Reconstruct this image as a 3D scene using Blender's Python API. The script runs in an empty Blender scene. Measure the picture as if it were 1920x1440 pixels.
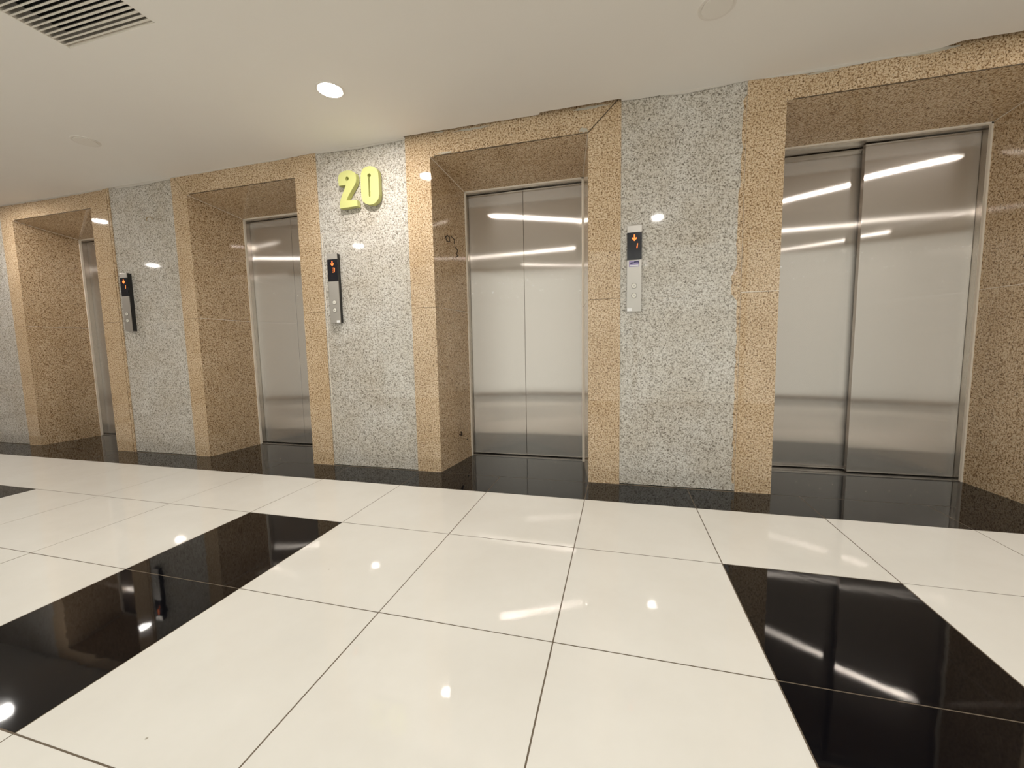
import bpy, bmesh, math, random
from mathutils import Vector, Matrix
from mathutils.geometry import tessellate_polygon

random.seed(7)
sc = bpy.context.scene
COL = sc.collection

# ------------------------------------------------------------------ camera
cam_d = bpy.data.cameras.new('camera')
cam = bpy.data.objects.new('camera', cam_d)
COL.objects.link(cam)
cam_d.sensor_width = 36.0
cam_d.lens = 755.965 / 1920 * 36.0
cam_d.clip_start = 0.01
right = Vector((0.9665572, 0.25574447, -0.01902483))
up = Vector((-0.00558399, 0.09515534, 0.99544677))
fwd = Vector((-0.25639032, 0.96205001, -0.09340115))
cm = Matrix((right, up, -fwd)).transposed().to_4x4()
cm.translation = Vector((3.78956, -2.61293, 0.89696))
cam.matrix_world = cm
sc.camera = cam

# ------------------------------------------------------------------ world, exposure
w = bpy.data.worlds.new('world')
w.use_nodes = True
w.node_tree.nodes['Background'].inputs[0].default_value = (1.0, 0.955, 0.905, 1)
w.node_tree.nodes['Background'].inputs[1].default_value = 1.5  # strength set as fill entering by the added glazing
sc.world = w
sc.view_settings.view_transform = 'Standard'
sc.view_settings.look = 'None'
sc.view_settings.gamma = 1.0
sc.view_settings.exposure = 0.2
sc.view_settings.use_curve_mapping = False
sc.cycles.use_denoising = True
sc.cycles.sample_clamp_indirect = 120.0
sc.cycles.max_bounces = 10
sc.cycles.diffuse_bounces = 6
sc.cycles.glossy_bounces = 6

LAMP_W = 11.5            # one downlight
LAMP_COL = (1.0, 0.962, 0.908)

# lit downlights of the lobby, two rows, every second one is on
LIT = [(-5.42, -0.57), (-1.58, -0.57), (2.2465, -0.5836), (6.10, -0.57), (-3.50, -2.35), (0.32, -2.35), (4.20, -2.35), (8.04, -2.35)]
OFF = [(0.3246, -0.5885), (4.1833, -0.5885)]
ZC = 2.319               # ceiling height
for i, (x, y) in enumerate(LIT):
    ld = bpy.data.lights.new('downlight_lamp', 'AREA')
    ld.shape = 'DISK'
    ld.size = 0.10
    ld.energy = LAMP_W
    ld.color = LAMP_COL
    lo = bpy.data.objects.new('downlight_lamp', ld)
    lo.location = (x, y, ZC - 0.013)
    COL.objects.link(lo)

# sky light as fill, through unseen glazing added behind the camera
pl = bpy.data.lights.new('window_portal', 'AREA')
pl.shape = 'RECTANGLE'; pl.size = 7.2; pl.size_y = 2.27
pl.cycles.is_portal = True
po = bpy.data.objects.new('window_portal', pl)
po.location = (3.3, -3.72, 1.155)
po.rotation_euler = (math.radians(90), 0, 0)
COL.objects.link(po)

# ------------------------------------------------------------------ materials
def new_mat(name):
    m = bpy.data.materials.new(name)
    m.use_nodes = True
    nt = m.node_tree
    nt.nodes.clear()
    out = nt.nodes.new('ShaderNodeOutputMaterial')
    return m, nt, out

def N(nt, t, **kw):
    n = nt.nodes.new(t)
    for k, v in kw.items():
        if hasattr(n, k):
            setattr(n, k, v)
    return n

def principled(name, col, rough=0.5, metal=0.0, **kw):
    m, nt, out = new_mat(name)
    b = N(nt, 'ShaderNodeBsdfPrincipled')
    b.inputs['Base Color'].default_value = (*col, 1)
    b.inputs['Roughness'].default_value = rough
    b.inputs['Metallic'].default_value = metal
    for k, v in kw.items():
        b.inputs[k.replace('_', ' ')].default_value = v
    nt.links.new(b.outputs[0], out.inputs[0])
    return m

def coords(nt):
    g = N(nt, 'ShaderNodeNewGeometry')
    return g.outputs['Position']

def noise(nt, vec, scale, detail=2.0, rough=0.5, dist=0.0):
    n = N(nt, 'ShaderNodeTexNoise')
    n.inputs['Scale'].default_value = scale
    n.inputs['Detail'].default_value = detail
    n.inputs['Roughness'].default_value = rough
    n.inputs['Distortion'].default_value = dist
    nt.links.new(vec, n.inputs['Vector'])
    return n.outputs['Fac']

def ramp(nt, fac, stops, interp='LINEAR'):
    r = N(nt, 'ShaderNodeValToRGB')
    e = r.color_ramp
    e.interpolation = interp
    while len(e.elements) < len(stops):
        e.elements.new(0.5)
    for el, (p, c) in zip(e.elements, stops):
        el.position = p
        el.color = (*c, 1) if len(c) == 3 else c
    nt.links.new(fac, r.inputs[0])
    return r.outputs[0]

def mix(nt, fac, a, b, mode='MIX'):
    n = N(nt, 'ShaderNodeMix')
    n.data_type = 'RGBA'
    n.blend_type = mode
    for s, v in ((n.inputs[0], fac), (n.inputs[6], a), (n.inputs[7], b)):
        if hasattr(v, 'is_linked') or hasattr(v, 'links'):
            nt.links.new(v, s)
        elif isinstance(v, tuple):
            s.default_value = (*v, 1)
        else:
            s.default_value = v
    return n.outputs[2]

def granite(name, light, mid, dark, tint, rough=0.045, grime=False):
    m, nt, out = new_mat(name)
    p = coords(nt)
    n1 = noise(nt, p, 112, 3.0, 0.62, 0.3)
    body = ramp(nt, n1, [(0.30, dark), (0.41, mid), (0.51, light), (0.70, tint)])
    n2 = noise(nt, p, 150, 2.0, 0.6)
    spots = ramp(nt, n2, [(0.60, (0, 0, 0)), (0.68, (1, 1, 1))])
    c = mix(nt, spots, body, dark)
    # broad cloudy variation of the stone
    n3 = noise(nt, p, 3.2, 3.0, 0.6)
    cl = ramp(nt, n3, [(0.3, (0.86, 0.82, 0.76)), (0.65, (1.0, 1.0, 1.0))])
    c = mix(nt, 1.0, c, cl, 'MULTIPLY')
    b = N(nt, 'ShaderNodeBsdfPrincipled')
    nt.links.new(c, b.inputs['Base Color'])
    b.inputs['Roughness'].default_value = rough
    b.inputs['IOR'].default_value = 1.5
    nt.links.new(b.outputs[0], out.inputs[0])
    # slightly uneven polish
    bp = N(nt, 'ShaderNodeBump')
    bp.inputs['Strength'].default_value = 0.03
    bp.inputs['Distance'].default_value = 0.002
    nt.links.new(noise(nt, p, 9, 1.0), bp.inputs['Height'])
    nt.links.new(bp.outputs[0], b.inputs['Normal'])
    return m

M = {}
M['beige'] = granite('beige_granite', (0.66, 0.495, 0.325), (0.33, 0.205, 0.105), (0.085, 0.045, 0.02), (0.76, 0.64, 0.48))
M['grey'] = granite('grey_granite', (0.61, 0.57, 0.52), (0.40, 0.365, 0.315), (0.11, 0.09, 0.07), (0.74, 0.72, 0.68))
M['caulk'] = principled('pale_caulk', (0.82, 0.74, 0.64), 0.5)
M['joint'] = principled('dark_joint', (0.10, 0.065, 0.035), 0.7)
M['stain'] = principled('dark_stain', (0.05, 0.032, 0.02), 0.6)
M['rust'] = principled('brown_stain', (0.33, 0.22, 0.10), 0.4)
M['plaster_rough'] = principled('rough_plaster', (0.50, 0.45, 0.37), 0.85)
M['black_plastic'] = principled('black_plastic', (0.012, 0.011, 0.011), 0.35)
M['display'] = principled('dark_display_glass', (0.012, 0.012, 0.017), 0.12)
M['panel_steel'] = principled('panel_steel', (0.46, 0.43, 0.395), 0.38, 0.75)
M['button_white'] = principled('pale_button', (0.74, 0.71, 0.64), 0.35)
M['button_ring'] = principled('button_ring', (0.28, 0.26, 0.24), 0.35, 0.8)
M['sticker_white'] = principled('white_sticker', (0.85, 0.84, 0.84), 0.5)
M['sticker_purple'] = principled('purple_sticker', (0.33, 0.28, 0.48), 0.5)
M['sticker_dark'] = principled('dark_blue_print', (0.04, 0.035, 0.11), 0.5)
M['foam'] = principled('lime_foam', (0.56, 0.56, 0.21), 0.6)
M['vent'] = principled('vent_paint', (0.80, 0.75, 0.68), 0.5)
M['duct'] = principled('dark_duct', (0.006, 0.005, 0.005), 0.9)
M['lamp_ring'] = principled('lamp_ring', (0.80, 0.75, 0.69), 0.5)
M['lamp_lens_off'] = principled('lamp_lens_off', (0.84, 0.79, 0.73), 0.6)
M['hall_wall'] = principled('hall_paint', (0.78, 0.74, 0.68), 0.7)  # surround of the added glazing, out of view
M['skim'] = principled('plaster_skim', (0.60, 0.555, 0.50), 0.8)
M['sill'] = principled('sill_metal', (0.30, 0.28, 0.26), 0.35, 0.9)

def emis(name, col, s):
    m, nt, out = new_mat(name)
    e = N(nt, 'ShaderNodeEmission')
    e.inputs[0].default_value = (*col, 1)
    e.inputs[1].default_value = s
    nt.links.new(e.outputs[0], out.inputs[0])
    return m
M['led'] = emis('orange_led', (1.0, 0.20, 0.045), 2.2)
M['lens_on'] = emis('lit_lens', LAMP_COL, 40.0)

def added_window_glass():  # panes of the added glazing behind the camera
    m, nt, out = new_mat('window_glass')
    t = N(nt, 'ShaderNodeBsdfTransparent'); t.inputs[0].default_value = (0.92, 0.95, 0.93, 1)
    g = N(nt, 'ShaderNodeBsdfGlossy'); g.inputs['Roughness'].default_value = 0.02
    mx = N(nt, 'ShaderNodeMixShader'); mx.inputs[0].default_value = 0.05
    nt.links.new(t.outputs[0], mx.inputs[1]); nt.links.new(g.outputs[0], mx.inputs[2]); nt.links.new(mx.outputs[0], out.inputs[0])
    return m
M['window_glass'] = added_window_glass()

def ceiling_paint():
    m, nt, out = new_mat('ceiling_paint')
    p = coords(nt)
    c = ramp(nt, noise(nt, p, 1.3, 3.0), [(0.3, (0.87, 0.825, 0.775)), (0.7, (0.89, 0.85, 0.80))])
    b = N(nt, 'ShaderNodeBsdfPrincipled')
    nt.links.new(c, b.inputs['Base Color'])
    b.inputs['Roughness'].default_value = 0.75
    bp = N(nt, 'ShaderNodeBump')
    bp.inputs['Strength'].default_value = 0.1
    bp.inputs['Distance'].default_value = 0.004
    nt.links.new(noise(nt, p, 5, 3.0), bp.inputs['Height'])
    nt.links.new(bp.outputs[0], b.inputs['Normal'])
    nt.links.new(b.outputs[0], out.inputs[0])
    return m
M['ceiling'] = ceiling_paint()

def floor_white():
    m, nt, out = new_mat('white_porcelain')
    p = coords(nt)
    c = ramp(nt, noise(nt, p, 2.6, 4.0, 0.65), [(0.3, (0.80, 0.775, 0.725)), (0.7, (0.85, 0.83, 0.785))])
    v = N(nt, 'ShaderNodeTexVoronoi')
    v.inputs['Scale'].default_value = 7.0
    nt.links.new(p, v.inputs['Vector'])
    sp = ramp(nt, v.outputs['Distance'], [(0.018, (0.45, 0.42, 0.36)), (0.03, (1, 1, 1))])
    msk = ramp(nt, noise(nt, p, 1.9, 1.0), [(0.55, (0, 0, 0)), (0.6, (1, 1, 1))])
    c = mix(nt, msk, c, mix(nt, 1.0, c, sp, 'MULTIPLY'))
    b = N(nt, 'ShaderNodeBsdfPrincipled')
    nt.links.new(c, b.inputs['Base Color'])
    b.inputs['Roughness'].default_value = 0.03
    b.inputs['IOR'].default_value = 1.5
    bp = N(nt, 'ShaderNodeBump')
    bp.inputs['Strength'].default_value = 0.12
    bp.inputs['Distance'].default_value = 0.0007
    mp = N(nt, 'ShaderNodeMapping')
    mp.inputs['Scale'].default_value = (1.0, 2.6, 1.0)
    mp.inputs['Rotation'].default_value = (0, 0, 0.5)
    nt.links.new(p, mp.inputs[0])
    nt.links.new(noise(nt, mp.outputs[0], 14, 4.0, 0.6, 1.0), bp.inputs['Height'])
    nt.links.new(bp.outputs[0], b.inputs['Normal'])
    nt.links.new(b.outputs[0], out.inputs[0])
    return m
M['white_tile'] = floor_white()

def floor_black():
    m, nt, out = new_mat('black_granite')
    p = coords(nt)
    b = N(nt, 'ShaderNodeBsdfPrincipled')
    b.inputs['Base Color'].default_value = (0.003, 0.003, 0.0045, 1)
    b.inputs['Roughness'].default_value = 0.035
    b.inputs['IOR'].default_value = 1.45
    b.inputs['Specular IOR Level'].default_value = 0.38
    bp = N(nt, 'ShaderNodeBump')
    bp.inputs['Strength'].default_value = 0.35
    bp.inputs['Distance'].default_value = 0.0008
    nt.links.new(noise(nt, p, 7, 2.0, 0.5, 0.5), bp.inputs['Height'])
    nt.links.new(bp.outputs[0], b.inputs['Normal'])
    nt.links.new(b.outputs[0], out.inputs[0])
    return m
M['black_tile'] = floor_black()
M['grout'] = principled('grout', (0.15, 0.115, 0.08), 0.8)

def steel(name, col, ax=0.36, ay=0.0035):
    # vertically brushed stainless steel: sharp up and down, smeared sideways
    m, nt, out = new_mat(name)
    p = coords(nt)
    tg = N(nt, 'ShaderNodeTangent', direction_type='RADIAL', axis='Z')
    g = N(nt, 'ShaderNodeBsdfAnisotropic')
    g.distribution = 'GGX'
    a = 1 - math.sqrt(ay / ax)
    g.inputs['Color'].default_value = (*col, 1)
    g.inputs['Roughness'].default_value = math.sqrt(math.sqrt(ax * ay))
    g.inputs['Anisotropy'].default_value = -a
    g.inputs['Rotation'].default_value = 0.0
    nt.links.new(tg.outputs[0], g.inputs['Tangent'])
    g2 = N(nt, 'ShaderNodeBsdfAnisotropic')
    g2.distribution = 'GGX'
    g2.inputs['Color'].default_value = (*col, 1)
    g2.inputs['Roughness'].default_value = 0.42
    g2.inputs['Anisotropy'].default_value = -0.45
    nt.links.new(tg.outputs[0], g2.inputs['Tangent'])
    mx = N(nt, 'ShaderNodeMixShader')
    mx.inputs[0].default_value = 0.07
    nt.links.new(g.outputs[0], mx.inputs[1])
    nt.links.new(g2.outputs[0], mx.inputs[2])
    bp = N(nt, 'ShaderNodeBump')
    bp.inputs['Strength'].default_value = 0.3
    bp.inputs['Distance'].default_value = 0.0012
    nt.links.new(noise(nt, p, 2.2, 1.0), bp.inputs['Height'])
    nt.links.new(bp.outputs[0], g.inputs['Normal'])
    nt.links.new(mx.outputs[0], out.inputs[0])
    return m
M['steel'] = steel('brushed_steel', (0.60, 0.55, 0.505))
M['steel_frame'] = steel('frame_steel', (0.62, 0.57, 0.51), 0.25, 0.012)

# ------------------------------------------------------------------ mesh helper
class MB:
    """collects solids into one mesh; every face remembers its material key"""
    def __init__(self):
        self.bm = bmesh.new()
        self.keys = []
    def _k(self, key):
        if key not in self.keys:
            self.keys.append(key)
        return self.keys.index(key)
    def hexa(self, pts, key):
        # pts: 4 bottom + 4 top, same winding
        v = [self.bm.verts.new(p) for p in pts]
        k = self._k(key)
        for f in ((3, 2, 1, 0), (4, 5, 6, 7), (0, 1, 5, 4), (1, 2, 6, 5), (2, 3, 7, 6), (3, 0, 4, 7)):
            fc = self.bm.faces.new([v[i] for i in f])
            fc.material_index = k
        return self
    def box(self, x0, x1, y0, y1, z0, z1, key):
        return self.hexa([(x0, y0, z0), (x1, y0, z0), (x1, y1, z0), (x0, y1, z0),
                          (x0, y0, z1), (x1, y0, z1), (x1, y1, z1), (x0, y1, z1)], key)
    def plan(self, quad, z0, z1, key):
        return self.hexa([(x, y, z0) for x, y in quad] + [(x, y, z1) for x, y in quad], key)
    def bar(self, a, b, wdt, key, depth=None):
        a, b = Vector(a), Vector(b)
        d = (b - a).normalized()
        h = Vector((0, 0, 1)) if abs(d.z) < 0.9 else Vector((0, 1, 0))
        s = d.cross(h).normalized() * wdt / 2
        t = s.cross(d).normalized() * (depth or wdt) / 2
        q = [-s - t, s - t, s + t, -s + t]
        return self.hexa([a + o for o in q] + [b + o for o in q], key)
    def cyl(self, c, r, axis, h, key, seg=28, r2=None):
        c = Vector(c); ax = Vector(axis).normalized()
        u = ax.orthogonal().normalized(); v = ax.cross(u)
        k = self._k(key); r2 = r if r2 is None else r2
        a = [self.bm.verts.new(c + (u * math.cos(t) + v * math.sin(t)) * r) for t in [2 * math.pi * i / seg for i in range(seg)]]
        b = [self.bm.verts.new(c + ax * h + (u * math.cos(t) + v * math.sin(t)) * r2) for t in [2 * math.pi * i / seg for i in range(seg)]]
        self.bm.faces.new(list(reversed(a))).material_index = k
        self.bm.faces.new(b).material_index = k
        for i in range(seg):
            j = (i + 1) % seg
            self.bm.faces.new([a[i], a[j], b[j], b[i]]).material_index = k
        return self
    def ring(self, c, prof, key, seg=40):
        # profile of (radius, z offset), closed loop, turned about a vertical axis
        k = self._k(key)
        rows = [[self.bm.verts.new((c[0] + r * math.cos(2 * math.pi * i / seg), c[1] + r * math.sin(2 * math.pi * i / seg), c[2] + z)) for i in range(seg)] for r, z in prof]
        n = len(rows)
        for a in range(n):
            for i in range(seg):
                j = (i + 1) % seg
                self.bm.faces.new([rows[a][i], rows[a][j], rows[(a + 1) % n][j], rows[(a + 1) % n][i]]).material_index = k
        return self
    def extrude_xz(self, loops, y0, y1, key):
        # loops: outline first, then holes, points (x, z); solid between the planes y0 and y1
        k = self._k(key)
        tris = tessellate_polygon([[Vector((x, z, 0)) for x, z in lp] for lp in loops])
        flat = [p for lp in loops for p in lp]
        A = [self.bm.verts.new((x, y0, z)) for x, z in flat]
        B = [self.bm.verts.new((x, y1, z)) for x, z in flat]
        for t in tris:
            self.bm.faces.new([A[i] for i in t]).material_index = k
            self.bm.faces.new([B[i] for i in reversed(t)]).material_index = k
        s = 0
        for lp in loops:
            n = len(lp)
            for i in range(n):
                j = (i + 1) % n
                self.bm.faces.new([A[s + i], A[s + j], B[s + j], B[s + i]]).material_index = k
            s += n
        return self
    def build(self, name, parent=None, bevel=0.0, loc=None, smooth=False):
        bmesh.ops.recalc_face_normals(self.bm, faces=self.bm.faces)
        if loc is not None:
            bmesh.ops.translate(self.bm, verts=self.bm.verts, vec=-Vector(loc))
        me = bpy.data.meshes.new(name)
        self.bm.to_mesh(me)
        self.bm.free()
        for kk in self.keys:
            me.materials.append(M[kk])
        o = bpy.data.objects.new(name, me)
        COL.objects.link(o)
        if parent:
            o.parent = parent
        if loc is not None:
            o.location = loc
        if bevel:
            md = o.modifiers.new('bevel', 'BEVEL')
            md.width = bevel; md.segments = 2; md.limit_method = 'ANGLE'
        if smooth:
            for f in me.polygons:
                f.use_smooth = True
            me.set_sharp_from_angle(angle=math.radians(40))
        return o

def struct(o):
    o['kind'] = 'structure'
    return o

def tag(o, label, cat, group=None):
    o['label'] = label
    o['category'] = cat
    if group:
        o['group'] = group
    return o

def empty(name, loc):
    o = bpy.data.objects.new(name, None)
    o.empty_display_size = 0.1
    o.location = loc
    COL.objects.link(o)
    return o

# ------------------------------------------------------------------ the lobby
XL, XR = -7.2, 9.6
YB = -2.95                     # face of the opposite wall
B = 0.47                       # depth of the lift recesses

# floor: tiles laid in grout
fl = MB()
rows = [(-0.31, -0.008, 'b'), (-0.886, -0.31, 'w'), (-1.478, -0.886, 'm'), (-2.071, -1.478, 'm'), (YB + 0.31, -2.071, 'w'), (YB + 0.008, YB + 0.31, 'b')]
G = 0.0022
k0, k1 = int(XL / 0.6), int(XR / 0.6)
bmf = fl.bm
def tile(x0, x1, y0, y1, key, tilt=0.0009):
    cx, cy = (x0 + x1) / 2, (y0 + y1) / 2
    ax, ay = random.uniform(-tilt, tilt), random.uniform(-tilt, tilt)
    z = lambda x, y: (x - cx) * ax + (y - cy) * ay
    q = [(x0, y0), (x1, y0), (x1, y1), (x0, y1)]
    fl.hexa([(x, y, -0.012) for x, y in q] + [(x, y, z(x, y)) for x, y in q], key)
for y0, y1, kind in rows:
    for k in range(k0, k1):
        x0, x1 = k * 0.6, k * 0.6 + 0.6
        black = kind == 'b' or (kind == 'm' and (k - 3) % 4 == 0)
        tile(x0 + G, x1 - G, y0 + G, y1 - G, 'black_tile' if black else 'white_tile')
fl.box(XL, XR, YB, 0.9, -0.09, -0.0006, 'grout')

# lift openings of the wall in view: front left/right, back left/right, soffit front/back, stone from/to
OPEN = [dict(ol=-1.779, orr=-0.715, bl=-1.751, br=-0.775, t=2.172, d=2.105, fl=-1.952, fr=-0.509),
        dict(ol=0.396, orr=1.455, bl=0.438, br=1.400, t=2.168, d=2.106, fl=0.238, fr=1.644),
        dict(ol=2.553, orr=3.599, bl=2.612, br=3.528, t=2.175, d=2.104, fl=2.369, fr=3.794),
        dict(ol=4.656, orr=5.907, bl=4.712, br=5.862, t=2.187, d=2.128, fl=4.464, fr=6.095)]
for o in OPEN:
    fl.plan([(o['ol'] - .02, -0.006), (o['orr'] + .02, -0.006), (o['br'] + .02, B + 0.01), (o['bl'] - .02, B + 0.01)], -0.012, 0.0, 'black_tile')
# threshold of the wide opening added opposite, up to its glazing
HX0, HX1 = -0.3, 6.9
HY = -3.67
fl.box(HX0, HX1, -3.66, YB + 0.005, -0.012, 0.0, 'black_tile')
struct(fl.build('floor'))

ZT = 2.46
def portal(n, o, joint_z=1.178):
    mb = MB()
    ol, orr, bl, br, t, d, f0, f1 = (o[k] for k in ('ol', 'orr', 'bl', 'br', 't', 'd', 'fl', 'fr'))
    g = 0.0012
    BK = B + 0.012
    for z0, z1 in ((0.0, joint_z - g), (joint_z + g, ZT)):
        mb.plan([(f0, 0), (ol, 0), (bl, B), (f0, B)], z0, z1, 'beige')
        mb.plan([(orr, 0), (f1, 0), (f1, B), (br, B)], z0, z1, 'beige')
    mb.hexa([(ol, 0.001, t), (orr, 0.001, t), (br, B, d), (bl, B, d), (ol, 0.001, ZT), (orr, 0.001, ZT), (br, B, ZT), (bl, B, ZT)], 'beige')
    # caulked joint round the slabs
    e = 0.0006
    mb.plan([(f0 + .002, e * 2), (ol - .002, e * 2), (bl - e, B - .002), (f0 + .002, B)], joint_z - g, joint_z + g, 'joint')
    mb.plan([(orr + .002, e * 2), (f1 - .002, e * 2), (f1 - .002, B), (br + e, B - .002)], joint_z - g, joint_z + g, 'joint')
    mb.bar((ol + e, 0.02, joint_z + .002), (bl + e, B - .005, joint_z - .006), 0.003, 'caulk')
    mb.bar((orr - e, 0.02, joint_z), (br - e, B - .005, joint_z), 0.003, 'caulk')
    # the mitres of the stone frame
    if n == 2:
        mb.bar((ol, 0, t), (f0 + .02, 0, 2.335), 0.004, 'rust')
    if n == 3:
        mb.bar((orr, 0, t), (f1 - .02, 0, 2.335), 0.005, 'joint')
    # corner joints between soffit and reveals, and the crack along the soffit edge
    mb.bar((ol + .001, 0.004, t - .001), (bl + .001, B, d - .001), 0.005, 'caulk')
    mb.bar((orr - .001, 0.004, t - .001), (br - .001, B, d - .001), 0.004, 'caulk')
    mb.bar((ol + .03, 0.0005, t + .001), (orr, 0.0005, t + .002), 0.004, 'joint')
    # bright bead where the stone meets the steel frame
    w_ = 0.009
    mb.box(bl - .001, bl + w_, B - .006, BK, 0.0, d, 'caulk')
    mb.box(br - w_, br + .001, B - .006, BK, 0.0, d, 'caulk')
    mb.box(bl, br, B - .006, BK, d - w_, d + .002, 'caulk')
    return mb
OPEN[1]['mit'] = 'caulk'
mbs = [portal(i + 1, o) for i, o in enumerate(OPEN)]
# first frame: wide open joint and a sliver of stone beside it
mbs[0].box(-0.509, -0.498, 0.006, B, 0, ZT, 'joint')
mbs[0].box(-0.498, -0.475, -0.003, B, 0, ZT, 'beige')
# third frame: ruptured joint, mortar smears, chips and ink-like marks
t3 = mbs[2]
t3.box(2.90, 3.13, -0.0012, 0.001, 2.172, 2.180, 'joint')
def blob(mb, cx, cz, rx, rz, key, y=-0.0012, n=22, jag=0.35, xa=None, seed=0):
    rnd = random.Random(seed)
    pts = [(cx + rx * math.cos(a) * rnd.uniform(1 - jag, 1), cz + rz * math.sin(a) * rnd.uniform(1 - jag, 1)) for a in [2 * math.pi * i / n for i in range(n)]]
    mb.extrude_xz([pts], y, 0.001, key)
blob(t3, 2.86, 2.308, 0.15, 0.011, 'plaster_rough', seed=1, jag=.6)
blob(t3, 2.62, 2.322, 0.05, 0.006, 'plaster_rough', seed=2, jag=.6)
blob(t3, 3.62, 2.318, 0.14, 0.010, 'plaster_rough', seed=3, jag=.7)
blob(t3, 3.575, 2.195, 0.035, 0.018, 'plaster_rough', seed=4, jag=.6)
blob(t3, 2.66, 2.187, 0.06, 0.008, 'plaster_rough', seed=5, jag=.6)
def scribble(mb, pts, wdt, key):
    for a, b in zip(pts, pts[1:]):
        mb.bar(a, b, wdt, key)
def rev3(s, z):       # a point on the left reveal of the third opening
    return (2.553 + (2.612 - 2.553) * s + 0.0006, B * s, z)
scribble(t3, [rev3(.33, 1.70), rev3(.38, 1.665), rev3(.46, 1.668), rev3(.47, 1.70), rev3(.40, 1.708), rev3(.36, 1.69)], 0.006, 'stain')
scribble(t3, [rev3(.50, 1.715), rev3(.62, 1.70), rev3(.60, 1.67)], 0.005, 'stain')
scribble(t3, [rev3(.62, 1.65), rev3(.72, 1.63), rev3(.66, 1.60), rev3(.72, 1.59), rev3(.64, 1.575)], 0.006, 'stain')
scribble(t3, [rev3(.58, .22), rev3(.66, .205), rev3(.63, .235)], 0.010, 'stain')
scribble(t3, [rev3(.83, .155), rev3(.86, .15)], 0.008, 'stain')
# fourth frame: smears along the top
t4 = mbs[3]
blob(t4, 5.22, 2.320, 0.20, 0.018, 'plaster_rough', seed=6, jag=.6)
blob(t4, 4.80, 2.300, 0.10, 0.006, 'plaster_rough', seed=8, jag=.6)
t4.box(4.464, 4.656, -0.0006, 0.001, 1.178, 1.182, 'caulk')
for i, mb in enumerate(mbs):
    struct(mb.build('trim_%d' % (i + 1)))

# grey granite panels between the frames
wf = MB()
spans = [(XL, -1.952), (-0.475, 0.238), (1.644, 2.369), (3.794, 4.464), (6.095, XR)]
for x0, x1 in spans:
    cuts = [0.0, 0.595, 1.172, 1.752, ZT]
    dy = 0.003
    for a, b in zip(cuts, cuts[1:]):
        wf.box(x0 + .0015, x1 - .0015, dy, B, a + .0007, b - .0007, 'grey')
    wf.box(x0, x1, dy + 0.0012, B - .01, 0, ZT, 'caulk')
    wf.box(x0, x1, dy, 0.02, 0.0, 0.006, 'plaster_rough')
# wavy brown stain along the joint left of the fourth opening
rnd = random.Random(3)
left = []
zz = 0.05
while zz < 2.25:
    wv = 0.012 + 0.010 * rnd.random() + (0.032 if 1.14 < zz < 1.30 else 0) + (0.012 if 1.3 < zz < 1.75 else 0)
    left.append((4.464 - wv, zz)); zz += 0.035
wf.extrude_xz([[(4.462, 0.05), (4.462, 2.25)] + left[::-1]], 0.0022, 0.004, 'beige')
scribble(wf, [(-0.066, .002, 2.008), (-0.07, .002, 2.028), (-0.05, .002, 2.036), (-0.02, .002, 2.034), (0.0, .002, 2.018), (-0.006, .002, 2.012)], 0.005, 'rust')
scribble(wf, [(1.66, .0025, 0.2), (1.6585, .0025, 1.75), (1.69, .0025, 1.752)], 0.003, 'caulk')
wf.box(-8, 10, B + 0.2, B + 0.28, 0, 2.6, 'black_plastic')
struct(wf.build('wall_front'))

# opposite wall, unseen: wide opening and full-height glazing added for fill and bright door reflections
wb = MB()
wb.box(XL, HX0, YB - 0.25, YB, 0, ZT, 'grey')
wb.box(HX1, XR, YB - 0.25, YB, 0, ZT, 'grey')
wb.box(HX0 - .1, HX1 + .1, HY - 0.12, HY, 2.30, ZT, 'hall_wall')
wb.box(HX0 - .1, HX0, HY - 0.12, YB - .25, 0, ZT, 'hall_wall')
wb.box(HX1, HX1 + .1, HY - 0.12, YB - .25, 0, ZT, 'hall_wall')
struct(wb.build('wall_back'))
nw = 5
for i in range(nw):
    a = HX0 + (HX1 - HX0) * i / nw
    b = HX0 + (HX1 - HX0) * (i + 1) / nw
    wn = MB()
    for q in ((a, a + .03, .0, 2.30), (b - .03, b, .0, 2.30), (a + .03, b - .03, 0.0, .03), (a + .03, b - .03, 2.27, 2.30)):
        wn.box(q[0], q[1], HY - .06, HY, q[2], q[3], 'lamp_ring')
    wn.box(a + .03, b - .03, HY - .032, HY - .028, .03, 2.27, 'window_glass')
    struct(wn.build('window_%d' % (i + 1)))  # invented glazing, lets the fill light in
e_ = MB(); e_.box(XL - .1, XL, YB - .3, 0.6, 0, ZT, 'grey'); struct(e_.build('wall_left'))
e_ = MB(); e_.box(XR, XR + .1, YB - .3, 0.6, 0, ZT, 'grey'); struct(e_.build('wall_right'))

# ceiling with the opening for the air grille
VX0, VX1, VY0, VY1 = 1.3035, 1.8402, -1.7486, -1.181
ce = MB()
ce.box(XL, VX0, YB, -.1, ZC, ZC + .1, 'ceiling')
ce.box(VX1, XR, YB, -.1, ZC, ZC + .1, 'ceiling')
ce.box(VX0, VX1, VY1, -.1, ZC, ZC + .1, 'ceiling')
ce.box(VX0, VX1, YB, VY0, ZC, ZC + .1, 'ceiling')
ce.box(HX0, HX1, HY, YB, ZC, ZC + .1, 'ceiling')
ce.box(XL - .2, XR + .2, HY - .2, 1.0, ZT + .001, ZT + .05, 'ceiling')
struct(ce.build('ceiling'))
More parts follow.
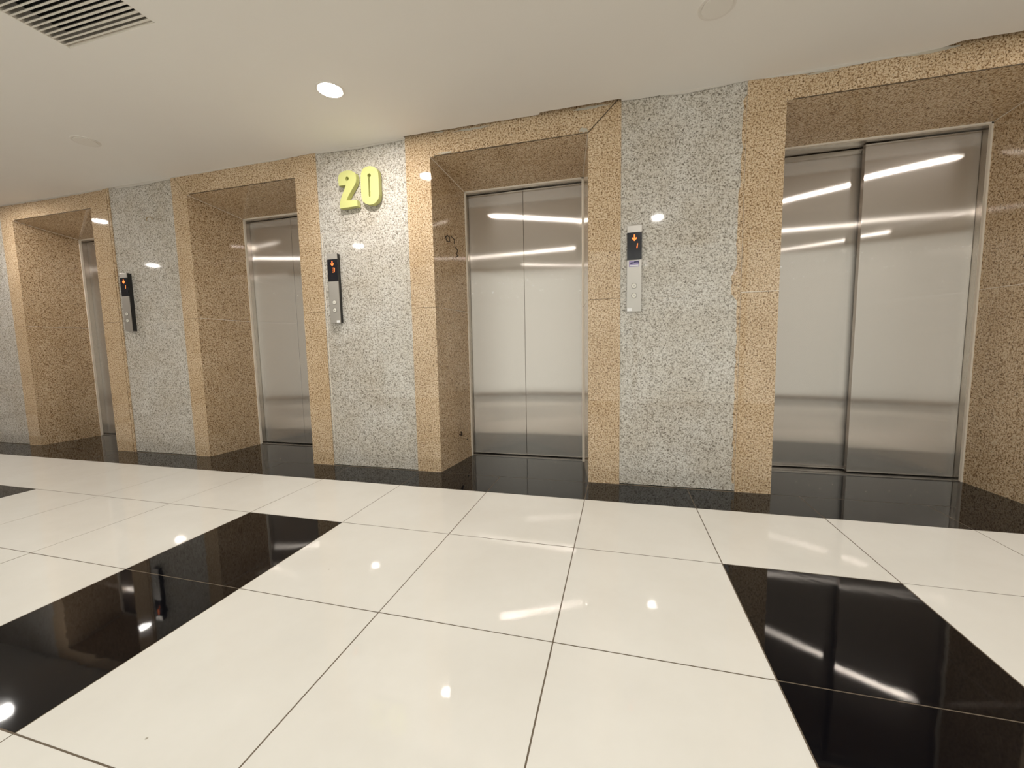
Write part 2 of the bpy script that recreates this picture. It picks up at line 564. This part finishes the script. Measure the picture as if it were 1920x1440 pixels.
# uneven skim of plaster where the ceiling meets the stone
prof = [(XL, 2.313), (-1.95, 2.313), (-1.2, 2.306), (-0.56, 2.310), (-0.53, 2.318), (-0.40, 2.316), (-0.36, 2.300), (-0.118, 2.296), (0.05, 2.300), (0.235, 2.307), (0.25, 2.315), (0.6, 2.312), (0.957, 2.316),
        (1.3, 2.313), (1.60, 2.322), (1.66, 2.313), (1.9, 2.304), (2.041, 2.300), (2.25, 2.306), (2.371, 2.311), (2.374, 2.333), (2.913, 2.330), (3.30, 2.325), (3.312, 2.3375)]
prof2 = [(3.792, 2.3375), (3.794, 2.325), (3.9, 2.318), (4.0, 2.320), (4.131, 2.304), (4.25, 2.309), (4.462, 2.320), (4.6, 2.312), (4.809, 2.303), (4.95, 2.309), (5.133, 2.311), (5.307, 2.319), (5.38, 2.337)]
cr = MB()
rnd = random.Random(11)
full = prof + prof2 + [(XR, 2.337)]
pts = []
for (xa, za), (xb, zb) in zip(full, full[1:]):
    n = max(1, int((xb - xa) / 0.03)) if -3 < xa < 5.6 else 3
    for i in range(n):
        f = i / n
        pts.append((xa + (xb - xa) * f, za + (zb - za) * f + rnd.uniform(-.0012, .0012)))
pts.append(full[-1])
# board edge: stops short of the stone where a gap shows, skimmed down over it elsewhere
kc, ks = cr._k('ceiling'), cr._k('skim')
lo = [cr.bm.verts.new((x, -max(0.001, (z - ZC) * 1.85), ZC)) for x, z in pts]
hi = [cr.bm.verts.new((x, -max(0.001, (z - ZC) * 1.85), ZC + 0.012)) for x, z in pts]
bk_lo = [cr.bm.verts.new((x, -0.1, ZC)) for x, z in pts]
bk_hi = [cr.bm.verts.new((x, -0.1, ZC + 0.012)) for x, z in pts]
for i in range(len(pts) - 1):
    for q in ((lo[i], lo[i + 1], bk_lo[i + 1], bk_lo[i]), (hi[i], bk_hi[i], bk_hi[i + 1], hi[i + 1]), (lo[i], hi[i], hi[i + 1], lo[i + 1]), (bk_lo[i], bk_lo[i + 1], bk_hi[i + 1], bk_hi[i])):
        cr.bm.faces.new(q).material_index = kc
sk = [(x, min(z, ZC + .001)) for x, z in pts if x < 5.39]
run = []
def flush():
    if len(run) > 1:
        cr.extrude_xz([run + [(run[-1][0], ZC + .004), (run[0][0], ZC + .004)]], -0.0022, -0.0004, 'skim')
    run.clear()
for x, z in sk:
    if z >= ZC + .001:
        run.append((x, z)); flush()
    else:
        run.append((x, z))
flush()
struct(cr.build('trim_5'))

# ------------------------------------------------------------------ lift doors
def lift_door(bl, br, d, split, label, offs=(0.055, 0.055), face=0.0, handed=None):
    cx = (bl + br) / 2
    root = empty('elevator_door', (cx, B + 0.03, 0))
    tag(root, label, 'elevator door', 'stainless steel elevator doors along the granite wall')
    L = (cx, B + 0.03, 0)
    f = MB()
    w_ = 0.009
    back = B + max(offs) + 0.045
    y0 = B + 0.012
    f.box(bl + .0005, bl + w_, y0, back, 0.0, d, 'steel_frame')
    f.box(br - w_, br - .0005, y0, back, 0.0, d, 'steel_frame')
    f.box(bl + w_, br - w_, y0, back, d - w_, d - .0005, 'steel_frame')
    fr = f.build('frame', root, loc=(0, 0, 0)); fr.location = (-cx, -B - 0.03, 0)
    s = MB()
    s.box(bl + w_, br - w_, y0 - .012, B + 0.034, -0.001, 0.004, 'sill')
    s.box(bl + w_, br - w_, B + 0.036, B + 0.042, -0.001, 0.002, 'black_plastic')
    s.box(bl + w_, br - w_, B + 0.044, back, -0.001, 0.004, 'sill')
    so = s.build('threshold', root); so.location = (-cx, -B - 0.03, 0)
    leaves = [(bl + w_ + .0015, split - .0012, offs[0]), (split + .0012, br - w_ - .0015, offs[1])]
    if handed:
        leaves[0] = (leaves[0][0], split + 0.05, offs[0])
    for a, b, of in leaves:
        lf = MB()
        lx = (a + b) / 2
        lf.box(a, b, B + of, B + of + .035, 0.012, d - w_ - 0.006, 'steel')
        o = lf.build('door_leaf', root, bevel=0.0015, loc=(lx, B + of + .0175, d / 2))
        o.location = (lx - cx, of + .0175 - 0.03, d / 2)
    return root

lift_door(-1.751, -0.775, 2.105, -1.263, 'brushed steel two-leaf elevator door in the leftmost recess, mostly hidden behind the stone')
lift_door(0.438, 1.400, 2.106, 0.906, 'brushed steel two-leaf elevator door in the recess left of the green 20')
lift_door(2.612, 3.528, 2.104, 3.068, 'brushed steel centre-parting elevator door in the recess right of the green 20')
lift_door(4.712, 5.862, 2.128, 5.275, 'wide brushed steel elevator door at the right with one leaf set behind the other', offs=(0.115, 0.055), handed=True)

# ------------------------------------------------------------------ hall call panels
SEG = {'1': 'bc', '3': 'abgcd'}
def digit(mb, ch, cx, cz, wd, ht, t, y0, y1):
    # seven-segment style strokes, slightly slanted
    sl = 0.12
    def P(x, z):
        return (cx + x + z * sl, cz + z)
    def stroke(a, b):
        (ax, az), (bx, bz) = a, b
        dx, dz = bx - ax, bz - az
        l = math.hypot(dx, dz); nx, nz = -dz / l * t / 2, dx / l * t / 2
        mb.extrude_xz([[(ax + nx, az + nz), (bx + nx, bz + nz), (bx - nx, bz - nz), (ax - nx, az - nz)]], y0, y1, 'led')
    h, v = wd / 2, ht / 2
    S = {'a': (P(-h, v), P(h, v)), 'b': (P(h, v), P(h, 0)), 'c': (P(h, 0), P(h, -v)), 'd': (P(-h, -v), P(h, -v)), 'g': (P(-h, 0), P(h, 0))}
    for s in SEG[ch]:
        stroke(*S[s])

def call_panel(x0, x1, z0, z1, th, ch, label, sticker=None, corner='r'):
    cx, cz = (x0 + x1) / 2, (z0 + z1) / 2
    W, H = x1 - x0, z1 - z0
    y = -th
    root = empty('hall_call_panel', (cx, 0.003, z0))
    tag(root, label, 'elevator call panel', 'elevator call panels on the grey stone')
    def put(mb, name, bevel=0.0):
        o = mb.build(name, root, bevel=bevel)
        o.location = (-cx, -0.003, -z0)
        return o
    b = MB(); b.box(x0 + .003, x1 - .001, y + .006, 0.003, z0 + .003, z1 - .001, 'black_plastic')
    put(b, 'backbox')
    zt, zd = z1 - 0.08 * H, z1 - 0.395 * H
    p = MB()
    p.box(x0, x1, y, y + .007, z0, zd, 'panel_steel')
    put(p, 'face_plate', 0.001)
    p = MB()
    p.box(x0, x1, y, y + .007, zt, z1, 'panel_steel')
    put(p, 'top_plate', 0.001)
    g = MB(); g.box(x0, x1, y + .0005, y + .0065, zd, zt, 'display')
    dz = put(g, 'display')
    dm = MB()
    ax_, az_ = cx - 0.0005, z1 - 0.142 * H
    s = H / 0.51
    dm.extrude_xz([[(ax_ - .0035, az_ + .019 * s), (ax_ + .0035, az_ + .019 * s), (ax_ + .0035, az_ - .004), (ax_ + .011, az_ + .003), (ax_ + .015, az_ - .003), (ax_, az_ - .019 * s), (ax_ - .015, az_ - .003), (ax_ - .011, az_ + .003), (ax_ - .0035, az_ - .004)]], y - .0004, y + .0007, 'led')
    o1 = dm.build('down_arrow', dz)
    dg = MB()
    digit(dg, ch, cx + .008, z1 - 0.235 * H, 0.016, 0.028, 0.005, y - .0004, y + .0007)
    dg.build('digit', dz)
    for fz in (0.698, 0.812):
        q = MB()
        q.cyl((cx, y + .001, z1 - fz * H), 0.0175, (0, -1, 0), 0.002, 'button_ring')
        q.cyl((cx, y, z1 - fz * H), 0.0145, (0, -1, 0), 0.0035, 'button_white', r2=0.013)
        q.cyl((cx, y - .0035, z1 - fz * H), 0.0045, (0, -1, 0), 0.0004, 'panel_steel')
        put(q, 'button')
    if corner:
        st = MB()
        a = x0 + .003 if corner == 'l' else x1 - .031
        st.box(a, a + .028, y - .0005, y + .001, z0 + .004, z0 + .021, 'sticker_white')
        put(st, 'corner_sticker')
    if sticker:
        st = MB()
        zz = zd - .005
        st.box(cx - .031, cx + .028, y - .0005, y + .001, zz - .036, zz, 'sticker_purple')
        st.extrude_xz([[(cx - .029, zz - .020), (cx - .014, zz - .006), (cx - .006, zz - .012), (cx + .002, zz - .003), (cx + .026, zz - .004), (cx + .026, zz - .018), (cx + .018, zz - .010), (cx, zz - .014)]], y - .0009, y, 'sticker_dark')
        st.box(cx - .027, cx + .024, y - .0008, y, zz - .031, zz - .026, 'sticker_white')
        put(st, 'service_sticker')
    return root

call_panel(-0.394, -0.311, 1.088, 1.588, 0.036, '1', 'slim steel call panel beside the leftmost elevator recess, seen almost edge-on', corner=None)
call_panel(1.717, 1.801, 1.091, 1.594, 0.031, '3', 'slim steel call panel showing 3, below the green 20', corner='r')
call_panel(3.8325, 3.9175, 1.093, 1.603, 0.013, '1', 'slim steel call panel showing 1, with a purple sticker, left of the wide door', sticker=True, corner='l')

# ------------------------------------------------------------------ floor number 20
two = [(1.8617, 2.0517), (1.8568, 2.0983), (1.8636, 2.1217), (1.8768, 2.1367), (1.9049, 2.1467), (1.9413, 2.1476), (1.9734, 2.1398), (1.9947, 2.1252), (2.0037, 2.1077), (2.0048, 2.0807), (1.9987, 2.0575), (1.9809, 2.0325), (1.9574, 2.0051), (1.9336, 1.9745), (1.9164, 1.9466), (2.0036, 1.9402), (2.0043, 1.9003), (1.8604, 1.8975), (1.8608, 1.9305), (1.8709, 1.96), (1.8873, 1.9947), (1.9039, 2.0232), (1.9180, 2.0521)]
def circ(cx, cz, r, n=18, a0=0, a1=2 * math.pi):
    return [(cx + r * math.cos(a0 + (a1 - a0) * i / n), cz + r * math.sin(a0 + (a1 - a0) * i / n)) for i in range(n)]
hole2 = circ(1.9304, 2.0925, 0.0145)
m2 = MB(); m2.extrude_xz([two, hole2[::-1]], -0.042, -0.004, 'foam')
o2 = m2.build('floor_numeral', bevel=0.001, loc=(1.932, -0.02, 1.8975))
tag(o2, 'pale green foam numeral 2 on the grey stone above the call panel showing 3', 'number sign', 'green foam floor number 20')
zero = [(2.0385, 2.0349), (2.0415, 2.1000), (2.0480, 2.1240), (2.0590, 2.1400), (2.0813, 2.1530), (2.1131, 2.1555), (2.1442, 2.1479), (2.1677, 2.1318), (2.1786, 2.1099), (2.1810, 2.0774), (2.1795, 1.9596), (2.1722, 1.9307), (2.1525, 1.9089), (2.1263, 1.8987), (2.0980, 1.8986), (2.07, 1.9085), (2.0497, 1.9257), (2.0391, 1.9569)]
slit = [(2.0985, 2.080), (2.0985, 1.952), (2.1105, 1.952), (2.1105, 1.975), (2.1125, 1.985), (2.1075, 1.995), (2.1115, 2.02), (2.1095, 2.045), (2.1125, 2.080)]
slit = slit + [(2.1079 + 0.0135 * math.cos(a), 2.0925 + 0.0135 * math.sin(a)) for a in [math.radians(t) for t in range(-50, 231, 20)]]
m0 = MB(); m0.extrude_xz([zero, slit], -0.042, -0.004, 'foam')
o0 = m0.build('floor_numeral', bevel=0.001, loc=(2.109, -0.02, 1.8975))
tag(o0, 'pale green foam numeral 0 right of the 2, with a narrow slit through it', 'number sign', 'green foam floor number 20')
for o, c in ((o2, [(-0.03, 0.03), (0.02, 0.2)]), (o0, [(-0.04, 0.1), (0.04, 0.1)])):
    for dx, dz in c:
        pm = MB()
        pm.cyl((dx, 0.024, dz + 0.02), 0.012, (0, -1, 0), 0.012, 'joint', seg=14)
        pm.build('adhesive_pad', o)

# ------------------------------------------------------------------ air grille
vg = empty('ceiling_vent', ((VX0 + VX1) / 2, (VY0 + VY1) / 2, ZC))
tag(vg, 'square louvred air vent let flush into the ceiling at the upper left', 'air vent')
off = (-(VX0 + VX1) / 2, -(VY0 + VY1) / 2, -ZC)
f = MB()
for a in ((VX0, VX0 + .004, VY0, VY1), (VX1 - .004, VX1, VY0, VY1), (VX0, VX1, VY0, VY0 + .004), (VX0, VX1, VY1 - .004, VY1)):
    f.box(*a, ZC + .0005, ZC + .045, 'vent')
o = f.build('frame', vg); o.location = off
bk = MB(); bk.box(VX0, VX1, VY0, VY1, ZC + .07, ZC + .09, 'duct')
o = bk.build('duct_lining', vg); o.location = off
lv = MB()
n = 26
st = (VY1 - VY0 - 0.008) / n
for i in range(n):
    yy = VY1 - 0.004 - (i + 1) * st
    # blade leaning away from the lifts: low edge towards the viewer's far side
    a = Vector((0, yy + .001, ZC + .001)); b = Vector((0, yy + .018, ZC + .024)); tn = 0.002
    lv.hexa([(VX0 + .004, a.y, a.z), (VX1 - .004, a.y, a.z), (VX1 - .004, a.y + 0.011, a.z), (VX0 + .004, a.y + 0.007, a.z),
             (VX0 + .004, b.y, b.z), (VX1 - .004, b.y, b.z), (VX1 - .004, b.y + tn, b.z), (VX0 + .004, b.y + tn, b.z)], 'vent')
o = lv.build('louvres', vg); o.location = off

# ------------------------------------------------------------------ downlights
def downlight(x, y, lit, label, grp):
    root = empty('ceiling_downlight', (x, y, ZC))
    tag(root, label, 'ceiling light', grp)
    r = MB(); r.ring((0, 0, 0), [(0.075, 0.0), (0.074, -0.003), (0.068, -0.0045), (0.060, -0.003), (0.057, 0.0)], 'lamp_ring')
    r.build('trim_ring', root, smooth=True)
    l = MB(); l.cyl((0, 0, 0), 0.060, (0, 0, -1), 0.006, 'lens_on' if lit else 'lamp_lens_off', seg=40)
    l.build('lens', root)
names = {(2.2465, -0.5836): 'lit round downlight glowing in the ceiling above the green 20'}
glints = {(-5.42, -0.57): 'lit round downlight beyond the left edge of the picture, nearest the wall',
          (-1.58, -0.57): 'lit round downlight mirrored as a bright dash on the stone beside the leftmost recess',
          (6.10, -0.57): 'lit round downlight mirrored as the thick top streak on the wide elevator door',
          (-3.50, -2.35): 'lit round downlight mirrored in the grey stone right of the leftmost call panel',
          (0.32, -2.35): 'lit round downlight mirrored faintly in the grey stone just below the green 20',
          (4.20, -2.35): 'lit round downlight mirrored as a small glint beside the call panel with purple sticker',
          (8.04, -2.35): 'lit round downlight beyond the right edge of the picture, farthest right'}
for x, y in LIT:
    if (x, y) in names:
        downlight(x, y, True, names[(x, y)], None)
    else:
        downlight(x, y, True, glints[(x, y)], 'lit downlights seen only as glints')
downlight(*OFF[0], False, 'unlit round downlight, a faint ring in the ceiling at the left', 'unlit downlights in the ceiling')
downlight(*OFF[1], False, 'unlit round downlight cut by the top edge of the picture', 'unlit downlights in the ceiling')
